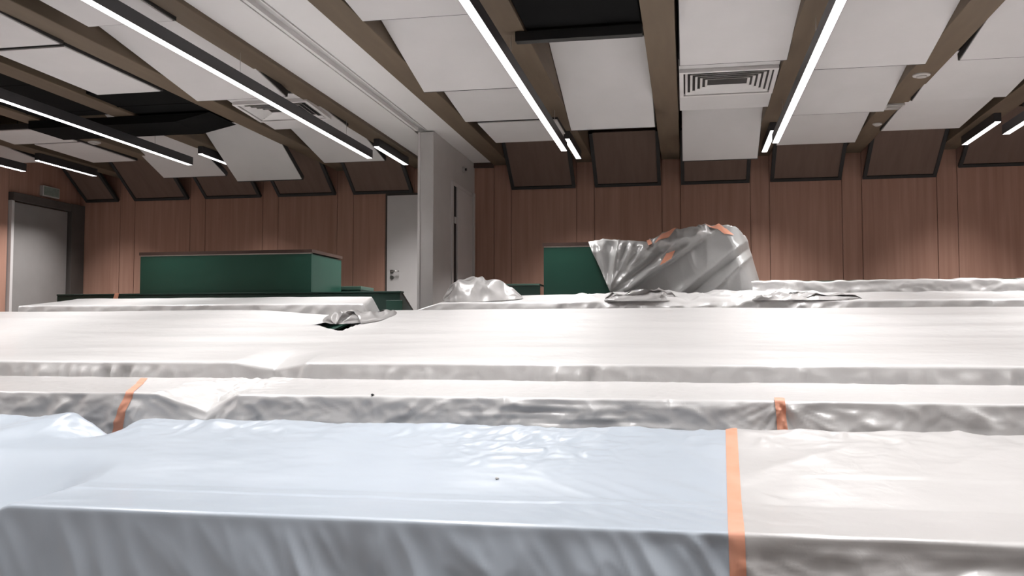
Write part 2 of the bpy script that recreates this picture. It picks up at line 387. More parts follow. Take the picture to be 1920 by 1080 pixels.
m_.add([(-7.0, y0, 3.74), (xr - .42, y0, 3.74), (xr - .02, y0, 3.825), (-7.0, y0, 3.825), (-7.0, y1, 3.74), (xr - .42, y1, 3.74), (xr - .02, y1, 3.825), (-7.0, y1, 3.825)],
       [(0, 1, 2, 3), (7, 6, 5, 4), (0, 4, 5, 1), (1, 5, 6, 2), (2, 6, 7, 3), (3, 7, 4, 0)])
m_.build('black_block', M['slab'], o)
duct(beam_x(-6) + .13, beam_x(-5) - .13, 7.9, 9.28, 3.85, 4.6, 'added black block for the dark of the opening behind the flat white panel')

# air vents ----------------------------------------------------------------
def vent(pan, x0, x1, y0, y1, slope, label):
    z = pan.location.z + (pan.location.y - (y0 + y1) / 2) * math.tan(math.radians(slope)) - .022
    o = empty('air_vent', ((x0 + x1) / 2, (y0 + y1) / 2, z), label, 'air vent', 'ceiling air vents'); o.rotation_euler.x = -math.radians(slope)
    def ring(a0, a1, b0, b1, t, z0, z1, name, m):
        r = MB(); r.box(a0, a1, b0, b0 + t, z0, z1); r.box(a0, a1, b1 - t, b1, z0, z1); r.box(a0, a0 + t, b0 + t, b1 - t, z0, z1); r.box(a1 - t, a1, b0 + t, b1 - t, z0, z1)
        return r.build(name, m, o)
    ring(x0, x1, y0, y1, .035, z - .012, z + .02, 'frame', M['vent'])
    MB().box(x0 + .03, x1 - .03, y0 + .03, y1 - .03, z + .012, z + .02).build('back_plate', M['black'], o)
    k = 0; ins = .05
    while ins < min(x1 - x0, y1 - y0) / 2 - .04 and k < 5:
        # each louvre ring slants: outer lip low
        a0, a1, c0, c1 = x0 + ins, x1 - ins, y0 + ins, y1 - ins
        t = .022; r = MB()
        lo = [(a0, c0, z - .006), (a1, c0, z - .006), (a1, c1, z - .006), (a0, c1, z - .006)]
        hi = [(a0 + t, c0 + t, z + .011), (a1 - t, c0 + t, z + .011), (a1 - t, c1 - t, z + .011), (a0 + t, c1 - t, z + .011)]
        for e in range(4):
            p, q = lo[e], lo[(e + 1) % 4]; P_, Q_ = hi[e], hi[(e + 1) % 4]
            up = lambda v: (v[0], v[1], v[2] + .004)
            r.add([p, q, Q_, P_, up(p), up(q), up(Q_), up(P_)], [(0, 1, 2, 3), (7, 6, 5, 4), (0, 4, 5, 1), (1, 5, 6, 2), (2, 6, 7, 3), (3, 7, 4, 0)])
        r.build('louvre', M['vent'], o); ins += .045; k += 1
    return o
v = VP7.location
vent(VP7, v.x - .43, v.x + .43, 8.22, 8.90, 4, 'white square louvred air vent flush in the ceiling board')
v = VP18.location
vent(VP18, v.x - .40, v.x + .40, 8.42, 9.05, 3.1, 'louvred air vent in the ceiling above the long lamp')

# dark sloping reflector boards along the back wall, one per bay -----------
for i in range(-9, 4):
    x0, x1 = beam_x(i) + BW / 2 + .01, beam_x(i) + 1.135 - BW / 2 - .01
    if i == -9: x0 = XL + .13
    if i == -4: continue                      # the soffit bay has none
    yb, zb = YB - .045, (3.60 if i == 2 else 3.49); L = .95; ca, sa = math.cos(math.radians(36)), math.sin(math.radians(36))
    lab = 'dark brown sloping reflector board with black frame at the top of the wall'
    nth = {-8: 'second from the corner by the grey door', -7: 'third from the corner by the grey door', -6: 'behind the steep panel', -5: 'above the door with lever handle', -3: 'next to the partition wall door', -2: 'behind the low hanging panel', -1: 'behind the steep panel past the vent', 0: 'beside the last stepped panel', 1: 'beside the higher one', 3: 'nearest the right wall'}
    lab = 'dark brown sloping reflector board with black frame, ' + nth.get(i, '')
    if i == 2: lab = 'dark brown sloping reflector board with black frame, set higher than the others'
    if i == -9: lab = 'dark brown sloping reflector board with black frame in the wall corner above the door'
    o = empty('reflector_board', ((x0 + x1) / 2, yb, zb), lab, 'reflector', 'sloping reflector boards along the back wall')
    def pt3(x, t, h): return (x, yb - t * ca - h * sa, zb + t * sa - h * ca)     # h = out of the underside
    def slab(xa, xb, t0, t1, h0, h1, name, m):
        MB().hexa([pt3(xa, t1, h1), pt3(xb, t1, h1), pt3(xb, t0, h1), pt3(xa, t0, h1)], [pt3(xa, t1, h0), pt3(xb, t1, h0), pt3(xb, t0, h0), pt3(xa, t0, h0)]).build(name, m, o, bevel=.002)
    slab(x0 + .03, x1 - .03, .02, L, -.02, 0, 'board', M['deflector'])
    slab(x0, x1, 0, .05, -.03, .014, 'frame_bottom', M['black'])
    slab(x0, x0 + .045, .05, L, -.03, .014, 'frame_side', M['black'])
    slab(x1 - .045, x1, .05, L, -.03, .014, 'frame_side', M['black'])

# ================================================================== LAMPS
def lamp(name, x, y0, y1, z, wid, hgt, label, group, watts, spread, wires):
    o = empty(name, (x, (y0 + y1) / 2, z), label, 'lamp', group)
    r = MB(); t = .004
    r.box(x - wid / 2, x + wid / 2, y0, y1, z + .008, z + hgt)
    r.box(x - wid / 2, x - wid / 2 + t, y0, y1, z, z + .008); r.box(x + wid / 2 - t, x + wid / 2, y0, y1, z, z + .008)
    r.build('housing', M['housing'], o)
    MB().box(x - wid / 2 + t, x + wid / 2 - t, y0 + t, y1 - t, z - .001, z + .0075).build('diffuser', M['glow'], o)
    for yy in wires:
        MB().tube((x, yy, z + hgt), (x, yy, ZB - .001), .0025, 5).build('wire', M['metal'], o)
    n = max(1, round((y1 - y0) / 2.5)); seg = (y1 - y0) / n
    for k in range(n):
        ld = bpy.data.lights.new('led_strip', 'AREA'); ld.shape = 'RECTANGLE'; ld.size = wid - .01; ld.size_y = seg
        ld.energy = watts * seg; ld.color = LAMP_COL; ld.spread = math.radians(spread)
        lo = bpy.data.objects.new('led_strip', ld); lo.location = (0, y0 + seg * (k + .5) - (y0 + y1) / 2, -.006); COL.objects.link(lo); lo.parent = o
    return o
LB = {-8: 'beside the left wall', -6: 'in front of the black ceiling opening', -4: 'under the soffit beam', -2: 'before the black opening near the partition', 0: 'beside the air vent panel', 2: 'beyond the smoke detector beam'}
SB = {-8: 'above the grey door wall', -6: 'behind the steeply hanging panel', -4: 'next to the partition post', -2: 'between two reflector boards near the partition', 0: 'by the steep panel past the vent', 2: 'by the higher reflector board'}
for i in (-8, -6, -4, -2, 0, 2, 4):
    x = beam_x(i); y1 = 10.05
    lamp('linear_lamp', x, .7, y1, 3.55, .07, .095, 'long black linear pendant lamp with glowing underside ' + LB.get(i, 'by the right wall'),
         'long linear pendant lamps', LONG_W, 100, [1.4, 3.2, 5.0, 6.9, 9.3])
    lamp('wall_lamp_bar', x, 10.28, 11.45, 3.73, .07, .098, 'short black linear lamp under the beam end ' + SB.get(i, 'by the right wall'),
         'short linear lamps at the wall', SHORT_W, 94, [])

# small ceiling fittings
p = at(1732, 144, Z=3.82)
def puck(px, py, label, name, cat, r=.06):
    p = at(px, py, Z=3.80); x = min([beam_x(i) for i in range(-8, 5)], key=lambda b: abs(b - p[0]))
    o = empty(name, (x, p[1], ZB), label, cat)
    MB().lathe((x, p[1], ZB), [(r, 0), (r, -.010), (r * .85, -.016)]).build('base', M['plastic'], o, smooth=False)
    MB().lathe((x, p[1], ZB), [(r * .6, -.016), (r * .6, -.024), (r * .4, -.028)]).build('sensor_head', M['plastic'], o)
puck(1730, 146, 'white round smoke detector on the underside of the timber beam', 'smoke_detector', 'detector', .075)
puck(1641, 237, 'small white round sensor on the beam close to the wall', 'ceiling_sensor', 'sensor', .05)
puck(196, 270, 'white round detector on the beam near the far lamp', 'smoke_detector', 'detector', .075)
p = at(1692, 199, Z=3.82); x = beam_x(1)
o = empty('beam_grille', (x, p[1], ZB), 'small white slotted grille on the timber beam', 'grille')
MB().box(x - .09, x + .09, p[1] - .09, p[1] + .09, ZB - .022, ZB).build('plate', M['plastic'], o, bevel=.003)
for k in range(5): MB().box(x - .07, x + .07, p[1] - .07 + k * .033, p[1] - .06 + k * .033, ZB - .027, ZB - .0225).build('slat', M['plastic'], o)
p = at(868, 318, X=PX1)
o = empty('wall_sensor', (PX1, p[1], p[2]), 'small grey sensor high on the partition wall', 'sensor')
MB().tube((PX1, p[1], p[2]), (PX1 + .03, p[1], p[2]), .035, 14).build('base', M['partition'], o)
MB().tube((PX1 + .03, p[1], p[2]), (PX1 + .05, p[1], p[2]), .018, 12).build('lens', M['black'], o)
o = empty('exit_sign', (XL + .022, 11.5, 3.45), 'unlit small exit sign box above the grey door', 'sign')
MB().box(XL + .022, XL + .075, 11.33, 11.68, 3.46, 3.61).build('casing', M['partition'], o, bevel=.004)
MB().box(XL + .0755, XL + .08, 11.35, 11.66, 3.475, 3.595).build('sign_face', M['sign'], o)

# ================================================================== BENCH ROWS (green, under the sheets)
def bench(x0, x1, yf, zf, yr, zr, fl_f, fl_r, label, depth=.42, group='green lecture benches', ends=(True, True)):
    """desk with front panel at yf (top zf) and a high bench back at yr (top zr)"""
    o = empty('lecture_bench', ((x0 + x1) / 2, yf, fl_f), label, 'bench', group)
    MB().box(x0, x1, yf + .12, yf + .14, fl_f, zf - .035).build('front_panel', M['green'], o, bevel=.003)
    MB().box(x0, x1, yf + .06, yf + depth, zf - .033, zf - .008).build('desk_top', M['green_top'], o, bevel=.004)
    MB().box(x0, x1, yr - .055, yr - .03, fl_r, zr - .02).build('backrest', M['green_dark'], o, bevel=.004)
    sz = fl_r + .42
    if yr - yf > 2: MB().hexa([(x0, yr - .95, zr - .20), (x1, yr - .95, zr - .20), (x1, yr - .06, zr - .03), (x0, yr - .06, zr - .03)], [(x0, yr - .95, zr - .18), (x1, yr - .95, zr - .18), (x1, yr - .06, zr - .01), (x0, yr - .06, zr - .01)]).build('sloping_shelf', M['green'], o)
    if yr - .06 - (yf + depth) > .35 and sz < zr - .2:
        MB().box(x0, x1, yr - .40, yr - .056, sz - .03, sz).build('seat', M['green_dark'], o, bevel=.006)
    for s, x in ((0, x0), (1, x1)):
        MB().box(x - .012, x + .012, yf + .145, yf + depth - .02, fl_f, zf - .035).build('end_panel', M['green_dark'], o, bevel=.003)
    return o
R1 = dict(yf=3.10, zf=.86, yr=4.50, zr=1.055); R2 = dict(yf=4.80, zf=1.17, yr=5.60, zr=1.222)
R3 = dict(yf=5.76, zf=1.318, yr=8.00, zr=1.735); R4 = dict(yf=8.35, zf=1.805, yr=9.30, zr=1.915); R5 = dict(yf=9.60, zf=2.02)
bench(-2.42, 4.4, 3.10, .86, 4.50, 1.055 - .06, .12, .12, 'green lecture bench hidden under the blue and grey sheets')
gx = [at(p, 740, Y=4.8)[0] for p in (290, 450)]
bench(-6.0, gx[0], 4.80, 1.17, 5.60, 1.222 - .05, .42, .42, 'green lecture bench under the second row sheet, left of the sagging fold', .4)
bench(gx[1], 4.8, 4.80, 1.17, 5.60, 1.222 - .05, .42, .42, 'green lecture bench under the second row sheet, right of the sagging fold', .4)
gx = [at(p, 680, Y=5.76)[0] for p in (438, 574)]
bench(-8.2, gx[0], 5.76, 1.318, 8.00, 1.735 - .10, .56, .82, 'green lecture bench under the wide sheet, left of the sagging gap', .42)
bench(gx[1], 5.6, 5.76, 1.318, 8.00, 1.735 - .10, .56, .82, 'green lecture bench under the wide sheet, right of the sagging gap', .42)
XLE = at(35, 577, Y=8.35)[0]; XLR = at(712, 570, Y=8.35)[0]
XRL = at(752, 575, Y=8.5)[0]
bench(XLE, at(714, 557, Y=9.3)[0] - .14, 8.37, 1.745, 9.26, 1.80, 1.06, 1.06, 'green lecture bench under the covered row in front of the tall green booth', .42)
bench(XRL + .60, 5.6, 8.37, 1.745, 9.26, 1.80, 1.06, 1.06, 'green lecture bench under the covered row beside the crumpled film', .42)

# top row, left: bare dark green bench with a sloping end
xa, xb = at(107, 556, Y=9.62)[0], at(750, 546, Y=9.62)[0]
o = empty('long_green_desk', ((xa + xb) / 2, 9.62, BACK), 'long bare dark green desk in front of the tall green booth', 'desk')
MB().box(xa, xb, 9.62, 9.655, BACK, 1.965).build('front_panel', M['green_dark'], o, bevel=.003)
MB().box(xa, xb + .01, 9.61, 9.735, 1.966, 1.985).build('top_ledge', M['green_dark'], o, bevel=.003)
poly = [(9.656, BACK), (10.3, BACK), (10.3, 1.70), (9.70, 1.964), (9.656, 1.964)]
MB().prism_x(poly, xb - .035, xb - .005).build('end_panel', M['green_dark'], o, bevel=.002)
MB().prism_x([(9.70, 1.9645), (9.70, 1.984), (10.3, 1.72), (10.3, 1.7005)], xb - .038, xb - .002).build('edge_band', M['brown_trim'], o)
MB().prism_x(poly, xa + .005, xa + .035).build('end_panel', M['green_dark'], o, bevel=.002)
# small light green shelf unit at its end
c0 = at(590, 541, Y=10.75)[0]; c1 = at(677, 541, Y=10.75)[0]; zt = at(640, 537, Y=10.75)[2]
o = empty('low_green_cabinet', ((c0 + c1) / 2, 11.0, BACK), 'low grey green cabinet behind the end of the long green desk', 'cabinet')
MB().box(c0 + .02, c1 - .01, 10.77, 11.2, BACK, zt - .045).build('body', M['green'], o, bevel=.004)
MB().box(c0, c1, 10.75, 11.22, zt - .044, zt).build('top', M['green_top'], o, bevel=.004)
# lower green riser seen between the sheet end and the aisle
e0 = at(713, 570, Y=9.2)[0]; e1 = at(744, 570, Y=9.2)[0]
o = MB().box(e0, e1, 9.39, 9.425, 1.06, at(725, 563, Y=9.39)[2]).build('aisle_panel', M['green'], bevel=.003, label='short green panel at the aisle beside the uncovered bench end', cat='panel')

# top row, right: desk, mostly sheeted
ya = 9.60; xa = at(925, 532, Y=ya)[0]; zt = at(975, 532, Y=ya)[2]
o = empty('long_green_desk', (1.5, ya, BACK), 'long green desk on the last row, meeting the covered booth', 'desk')
for (u0, u1, nm) in ((xa, -1.53, ''), (.50, 5.6, '')):
    MB().box(u0, u1, ya + .03, ya + .06, BACK, zt - .022).build('front_panel', M['green_dark'], o, bevel=.003)
    MB().box(u0, u1, ya + .02, ya + .30, zt - .02, zt).build('top_ledge', M['green_top'], o, bevel=.003)
    MB().prism_x([(ya + .061, BACK), (10.2, BACK), (10.2, 1.72), (ya + .30, zt - .022), (ya + .061, zt - .022)], u0 + .005, u0 + .035).build('end_panel', M['green'], o)

# tall green booths
def booth(x0, x1, y0, y1, zt, label):
    o = empty('green_booth', ((x0 + x1) / 2, (y0 + y1) / 2, BACK), label, 'booth')
    MB().box(x0, x1, y0, y0 + .04, BACK, zt - .048).build('front_panel', M['green'], o, bevel=.003)
    MB().box(x1 - .04, x1 - .001, y0 + .041, y1, BACK, zt - .048).build('side_panel', M['green'], o, bevel=.003)
    MB().box(x0 + .001, x0 + .04, y0 + .041, y1, BACK, zt - .048).build('side_panel', M['green'], o, bevel=.003)
    MB().box(x0 + .041, x1 - .041, y1 - .04, y1, BACK, zt - .048).build('rear_panel', M['green'], o, bevel=.003)
    MB().box(x0 + .004, x1 - .004, y0 + .005, y0 + .035, zt - .048, zt - .0365).build('pale_edge_strip', M['pale_trim'], o)
    r = MB(); r.box(x0 - .01, x1 + .01, y0 - .012, y0 + .07, zt - .036, zt)
    r.box(x1 - .07, x1 + .01, y0 + .07, y1 + .01, zt - .036, zt); r.box(x0 - .01, x0 + .07, y0 + .07, y1 + .01, zt - .036, zt); r.box(x0 + .07, x1 - .07, y1 - .07, y1 + .01, zt - .036, zt)
    r.build('brown_cap_rail', M['brown_trim'], o)
    MB().box(x0 + .04, x1 - .04, y0 + .04, y1 - .04, zt - .35, zt - .32).build('inner_shelf', M['green_dark'], o)
    return o
booth(-6.31, -4.17, 9.76, 10.68, 2.475, 'tall bare dark green booth with a brown cap rail')
booth(-1.50, .42, 9.70, 10.62, 2.49, 'tall green booth half covered with grey plastic film')

# ================================================================== SHEETS
class Sheet:
    """film draped over a row: a profile in (Y, z) swept along X, with folds pushed along its normal.
    a = distance along the profile from the front edge (negative down the face)"""
    def __init__(s, pts, edge, ds, sig=.012, disp=None, shift=None):
        P = np.array(pts, float); seg = np.linalg.norm(np.diff(P, axis=0), axis=1); cs = np.concatenate([[0], np.cumsum(seg)])
        n = int(cs[-1] / ds) + 1; t = np.linspace(0, cs[-1], n)
        Y = np.interp(t, cs, P[:, 0]); Z = np.interp(t, cs, P[:, 1])
        h = cs[-1] / (n - 1); r = max(1, int(3 * sig / h)); k = np.exp(-.5 * (np.arange(-r, r + 1) * h / sig) ** 2); k /= k.sum()
        def sm(v):
            e = np.concatenate([2 * v[0] - v[r:0:-1], v, 2 * v[-1] - v[-2:-r - 2:-1]]); return np.convolve(e, k, 'valid')
        s.Y, s.Z = sm(Y), sm(Z); s.a = t - cs[edge]
        ty = np.gradient(s.Y); tz = np.gradient(s.Z); L = np.hypot(ty, tz); s.ny, s.nz = -tz / L, ty / L
        s.disp = disp; s.shift = shift
    def ev(s, X, a, off=0.0):
        Y = np.interp(a, s.a, s.Y); Z = np.interp(a, s.a, s.Z); ny = np.interp(a, s.a, s.ny); nz = np.interp(a, s.a, s.nz)
        d = (s.disp(X, a) if s.disp else 0) + off
        out = np.stack([X + 0 * a, Y + ny * d, Z + nz * d], -1)
        if s.shift:
            dy, dz = s.shift(X, a); out[..., 1] += dy; out[..., 2] += dz
        return out
    def mesh(s, name, xl, xr, dx, m, keepfn=None, **kw):
        """xl, xr: functions of a (or numbers)"""
        A = s.a; L = xl(A) if callable(xl) else np.full_like(A, xl); R = xr(A) if callable(xr) else np.full_like(A, xr)
        n = int(np.max(R - L) / dx) + 1; u = np.linspace(0, 1, n)[:, None]
        X = L[None] + u * (R - L)[None]; AA = np.broadcast_to(A[None], X.shape)
        P = s.ev(X, AA)
        keep = keepfn(.5 * (X[:-1, :-1] + X[1:, 1:]), .5 * (AA[:-1, :-1] + AA[1:, 1:])) if keepfn else None
        return grid_obj(name, P, m, None, keep, 0, **kw)

def tri(X, c, hw, p=1.0):           # tent of half-width hw
    return np.clip(1 - np.abs(X - c) / hw, 0, 1) ** p

# ---- row 1 (blue film left, grey film right) ---------------------------------
xs_rear = at(1371, 808, Y=4.5)[0]; xs_front = at(1381, 1003, Y=3.1)[0]
LT1 = .48                                      # depth of the flat desk part
def seam1(a): return xs_front + (xs_rear - xs_front) * np.clip(a / 1.41, 0, 1) + .02 * np.clip(-a, 0, 1)
x_d1 = at(203, 800, Y=4.5)[0]; x_pk = at(143, 780, Y=4.5)[0]; x_fl = at(20, 950, Y=3.1)[0]
def disp1(X, a):
    h = np.clip(-a, 0, 2); top = sst(a, -.01, .06)
    blue = sst(seam1(a) - X, -.02, .04)
    # hanging folds on the face, leaning away to the right
    u = X - .42 * h
    fold = .042 * sst(h, .01, .30) * ridge(u * 3.1 + .25 * pn(X * 2, h * 2), h * .9) + .012 * sst(h, 0, .1) * ridge(u * 8.3 + 4, h * 2.1 + 9)
    fold += .014 * sst(h, .03, .2) * pn(u * 6 + 7, h * 1.1)
    fold = fold * (.38 + .62 * sst(X, -1.75, -1.15))
    # pinched folds near the tape
    pin = gauss(X, seam1(a) - .03, .34)
    fold += .022 * pin * sst(h, 0, .05) * ridge((X - seam1(a) + .10 - .55 * h) * 9, .4 * h + 2)
    grey = .014 * crum(X * 3.2, a * 5, 3) * sst(h, .0, .12) + .003 * ridge(X * 2.0, a * 15)
    face = (fold * blue + grey * (1 - blue)) * (1 - top)
    # top: soft swells, one doubled fold line along the row, crinkles near the rear edge
    t = .0035 * fbm(X * 1.3, a * 2.2) + .0022 * fbm(X * 4, a * 6)
    t += .005 * sst(a, LT1 - .12, LT1 - .105 + .01 * pn(X * 2, 3)) * (1 - sst(a, LT1 - .06, LT1 + .1)) * blue
    t += .006 * sst(a, LT1 + .30 + .015 * pn(X * 1.7, 8), LT1 + .325 + .015 * pn(X * 1.7, 8)) * (1 - sst(a, LT1 + .4, LT1 + .9)) * (1 - blue) * sst(X, xs_rear + .15, xs_rear + .4)
    rear = sst(a, .95, 1.38)
    t += rear * (.007 * ridge(X * 2.1 + a * 1.0, a * 1.5) + .004 * crum(X * 4, a * 4, 3))
    t += .010 * gauss(X, seam1(a), .5) * sst(a, .05, .5) * ridge((X + .8 * a) * 2.6, a * .8) * .5
    t += .012 * (1 - blue) * sst(a, .6, 1.2) * ridge((X - .9 * a) * 2.2 + 3, (X + a) * .5) * .6
    # patch of crinkles where the lamp mirrors
    t += .005 * gauss(X, -.72, .5) * gauss(a, 1.15, .3) * crum(X * 6, a * 6, 3)
    # fan of creases from the front edge to the crease, right half
    t += .007 * gauss(X, -.18, .45) * sst(a, .0, .1) * (1 - sst(a, .5, .8)) * ridge((X + 1.1 * a) * 4, .3)
    # slumped left part: ridge running down from the rear peak
    t += .022 * gauss(X + (1.42 - a) * .75, x_pk + .03, .15) * sst(a, .45, 1.2)
    t += .012 * sst(x_pk - X, -.1, .8) * ridge((X + .7 * a) * 3, a) * sst(a, .3, .9)
    return face + t * top
def shift1(X, a):
    dip = tri(X, x_d1, .20, .8) * sst(a, 1.02, 1.38) * (1 - sst(a, 1.6, 1.75))
    left = sst(x_pk - .1 - X, 0, .7)
    dz = -.10 * dip - .07 * left * sst(a, .35, .9) * (1 - sst(a, 1.0, 1.4))
    dz = dz + .006 * pn(X * 1.4, 2) * sst(a, 1.2, 1.4) + .008 * gauss(X, x_pk + .02, .12) * sst(a, 1.1, 1.4)
    # the front edge slips down at the far left corner
    dz = dz - .30 * sst(x_fl - X, 0, .35) * (1 - sst(a, .3, .9))
    return 0 * X, dz
P1 = [(3.07, .13), (3.085, .5), (R1['yf'], R1['zf']), (R1['yf'] + LT1, R1['zf'] + .006), (3.95, .945), (R1['yr'], R1['zr']), (4.54, 1.03), (4.58, .72)]
S1 = Sheet(P1, 2, .011, .010, disp1, shift1)
S1.mesh('dust_sheet', -4.6, seam1, .011, M['film_blue'], label='pale blue plastic sheet draped over the front bench, left of the tape seam', cat='plastic sheet')
S1.mesh('dust_sheet', seam1, 4.4, .013, M['film_grey'], label='grey plastic sheet on the front bench, taped to the blue sheet', cat='plastic sheet')

# ---- row 2 --------------------------------------------------------------------
x2L_top = at(270, 712, Y=5.5)[0]; x2L_edge = at(243, 737, Y=4.8)[0]; x2L_bot = at(226, 785, Y=4.79)[0]
x2R = at(1462, 757, Y=4.8)[0]; x2Rb = at(1466, 805, Y=4.79)[0]
h2 = 1.17 - at(226, 785, Y=4.79)[2]
def seam2l(a): return np.where(a < 0, x2L_edge + (x2L_bot - x2L_edge) * np.clip(-a / h2, 0, 3), x2L_edge + (x2L_top - x2L_edge) * np.clip(a / .7, 0, 1.3))
def seam2r(a): return np.where(a < 0, x2R + (x2Rb - x2R) * np.clip(-a / .12, 0, 3), x2R + .02 * a)
x2a = at(293, 738, Y=4.8)[0]; x2b = at(445, 740, Y=4.8)[0]; x2c = (x2a * .55 + x2b * .45)
x2cr = [at(899, 745, Y=4.8)[0], at(945, 746, Y=4.8)[0], at(1252, 750, Y=4.8)[0]]
def tent2(X): return np.where(X < x2c, np.clip((X - x2a) / (x2c - x2a), 0, 1), np.clip((x2b - X) / (x2b - x2c), 0, 1))
def disp2(X, a):
    h = np.clip(-a, 0, 2); top = sst(a, -.01, .05)
    f = .009 * crum(X * 3.3, a * 5, 3) * sst(h, 0, .04) + .009 * sst(h, 0, .08) * ridge((X + .25 * h) * 5.1, h * 1.4)
    f += .012 * gauss(X, x2cr[1] + .3, .45) * ridge(X * 1.6, a * 19) * sst(h, .01, .05)
    for c in x2cr: f += .012 * np.exp(-np.abs(X - c - .15 * h) / .025)
    dR = X - seam2r(a)
    f += .022 * np.exp(-np.abs(dR) / .22) * sst(h, .0, .06) * ridge(np.arctan2(h + .02, np.abs(dR) + .03) * 3.2 + np.sign(dR) * 3, np.abs(dR) * 1.3)
    f += .012 * sst(X, x2R + .15, x2R + .5) * ridge((X - .9 * h) * 3.2, h * 1.5) * sst(h, .02, .1)
    f += .012 * sst(x2L_edge - X, -.2, .1) * ridge((X + .8 * h) * 3.5, h * 3) * sst(h, .0, .1)
    t = .003 * fbm(X * 1.6, a * 3) + .0015 * crum(X * 4, a * 6, 2)
    t += .012 * gauss(X, x2c, .30) * crum(X * 4.5, a * 6, 3)
    return f * (1 - top) + t * top
def shift2(X, a):
    v = tent2(X); dz = -.115 * v * np.exp(-np.clip(a, 0, 9) / .35) * (1 - sst(-a, .25, .5)); dy = .16 * v * (1 - sst(a, .0, .6)) * (1 - sst(-a, .1, .5))
    dz = dz + .003 * pn(X * 3, 5) * (1 - sst(np.abs(a), .0, .2))
    return dy, dz
P2 = [(4.785, .44), (4.79, .8), (R2['yf'], R2['zf']), (5.2, 1.19), (R2['yr'], R2['zr']), (5.63, 1.20), (5.66, 1.0)]
S2 = Sheet(P2, 2, .011, .007, disp2, shift2)
S2.mesh('dust_sheet', -6.0, seam2l, .014, M['film_grey'], label='grey plastic sheet on the second bench, left of the slanted orange tape', cat='plastic sheet')
S2.mesh('dust_sheet', seam2l, seam2r, .012, M['film'], label='long grey plastic sheet on the second bench, between its two orange tapes', cat='plastic sheet')
S2.mesh('dust_sheet', seam2r, 4.8, .014, M['film'], label='grey plastic sheet on the second bench, right of the upright orange tape', cat='plastic sheet')

# ---- row 3: the wide bright slope ----------------------------------------------
x3a = at(440, 680, Y=5.76)[0]; x3b = at(572, 681, Y=5.76)[0]; x3c = at(500, 690, Y=5.76)[0]
def tent3(X): return np.where(X < x3c, np.clip((X - x3a) / (x3c - x3a), 0, 1), np.clip((x3b - X) / (x3b - x3c), 0, 1)) ** .8
def on3(px, py):                     # pixel -> (X, a) on the slope of row 3
    d = ray(px, py); n = np.array([0, -(R3['zr'] - R3['zf']), R3['yr'] - R3['yf']]); p0 = np.array([0, R3['yf'], R3['zf']]) - np.array([0, 0, EYE])
    q = d * (n @ p0) / (n @ d); q[2] += EYE
    return q[0], math.hypot(q[1] - R3['yf'], q[2] - R3['zf'])
x3cr = [at(x, 683, Y=5.76)[0] for x in (1048, 1135, 1165, 1450, 1500, 572)]
def disp3(X, a):
    h = np.clip(-a, 0, 2); top = sst(a, -.01, .06)
    dens = sst(pn(X * .9, 4.2), -.25, .35)
    f = .026 * sst(h, .01, .08) * ridge((X + .12 * h) * 6.5 + .3 * pn(X * 3, h * 4), h * 1.6) * (.35 + dens) + .003 * crum(X * 6, a * 7, 2) * sst(h, 0, .05)
    for c in x3cr: f += .014 * np.exp(-np.abs(X - c + .18 * h) / .022) * sst(h, 0, .04)
    t = .006 * fbm(X * .35, a * 1.6) + .003 * ridge(X * .35, a * 2.3) + .0012 * fbm(X * 3, a * 5)
    return f * (1 - top) + t * top
TOP3 = math.hypot(2.24, .417)
def shift3(X, a):
    v = tent3(X); dz = -.05 * v * np.exp(-np.clip(a, 0, 9) / .3) * (1 - sst(-a, .15, .4)); dy = .12 * v * (1 - sst(a, 0, .5)) * (1 - sst(-a, .05, .4))
    m = sst(a, .2, 1.1) * (1 - sst(a, 1.2, 2.2)); dz = dz - .02 * m
    dz = dz + .004 * pn(X * 1.1, 6) * sst(a, 2.0, 2.25)
    # lifted corner beside the tear
    dz = dz - .045 * gauss(X, HX - .25, .45) * sst(a, 1.4, 2.0) * sst(HX2 - X, -.05, .25)
    return dy, dz
HX, HA = on3(612, 606); HX2 = on3(735, 585)[0]
HP = [on3(*p) for p in ((583, 603), (600, 597), (640, 588), (735, 581), (738, 587), (690, 600), (638, 616), (612, 611))]
def hole3(X, A):
    ins = np.zeros(X.shape, bool); n = len(HP)
    for k in range(n):
        (x0, y0), (x1, y1) = HP[k], HP[(k + 1) % n]
        c = ((y0 > A) != (y1 > A)) & (X < (x1 - x0) * (A - y0) / ((y1 - y0) if y1 != y0 else 1e-9) + x0); ins ^= c
    return ~ins
P3 = [(5.745, .70), (5.75, 1.1), (R3['yf'], R3['zf']), (6.6, 1.474), (7.3, 1.605), (R3['yr'], R3['zr']), (8.03, 1.72), (8.06, 1.5)]
S3 = Sheet(P3, 2, .014, .008, disp3, shift3)
S3.mesh('dust_sheet', -8.2, 5.6, .016, M['film'], hole3, label='wide bright plastic sheet stretched over the sloping third bench, with a tear', cat='plastic sheet')

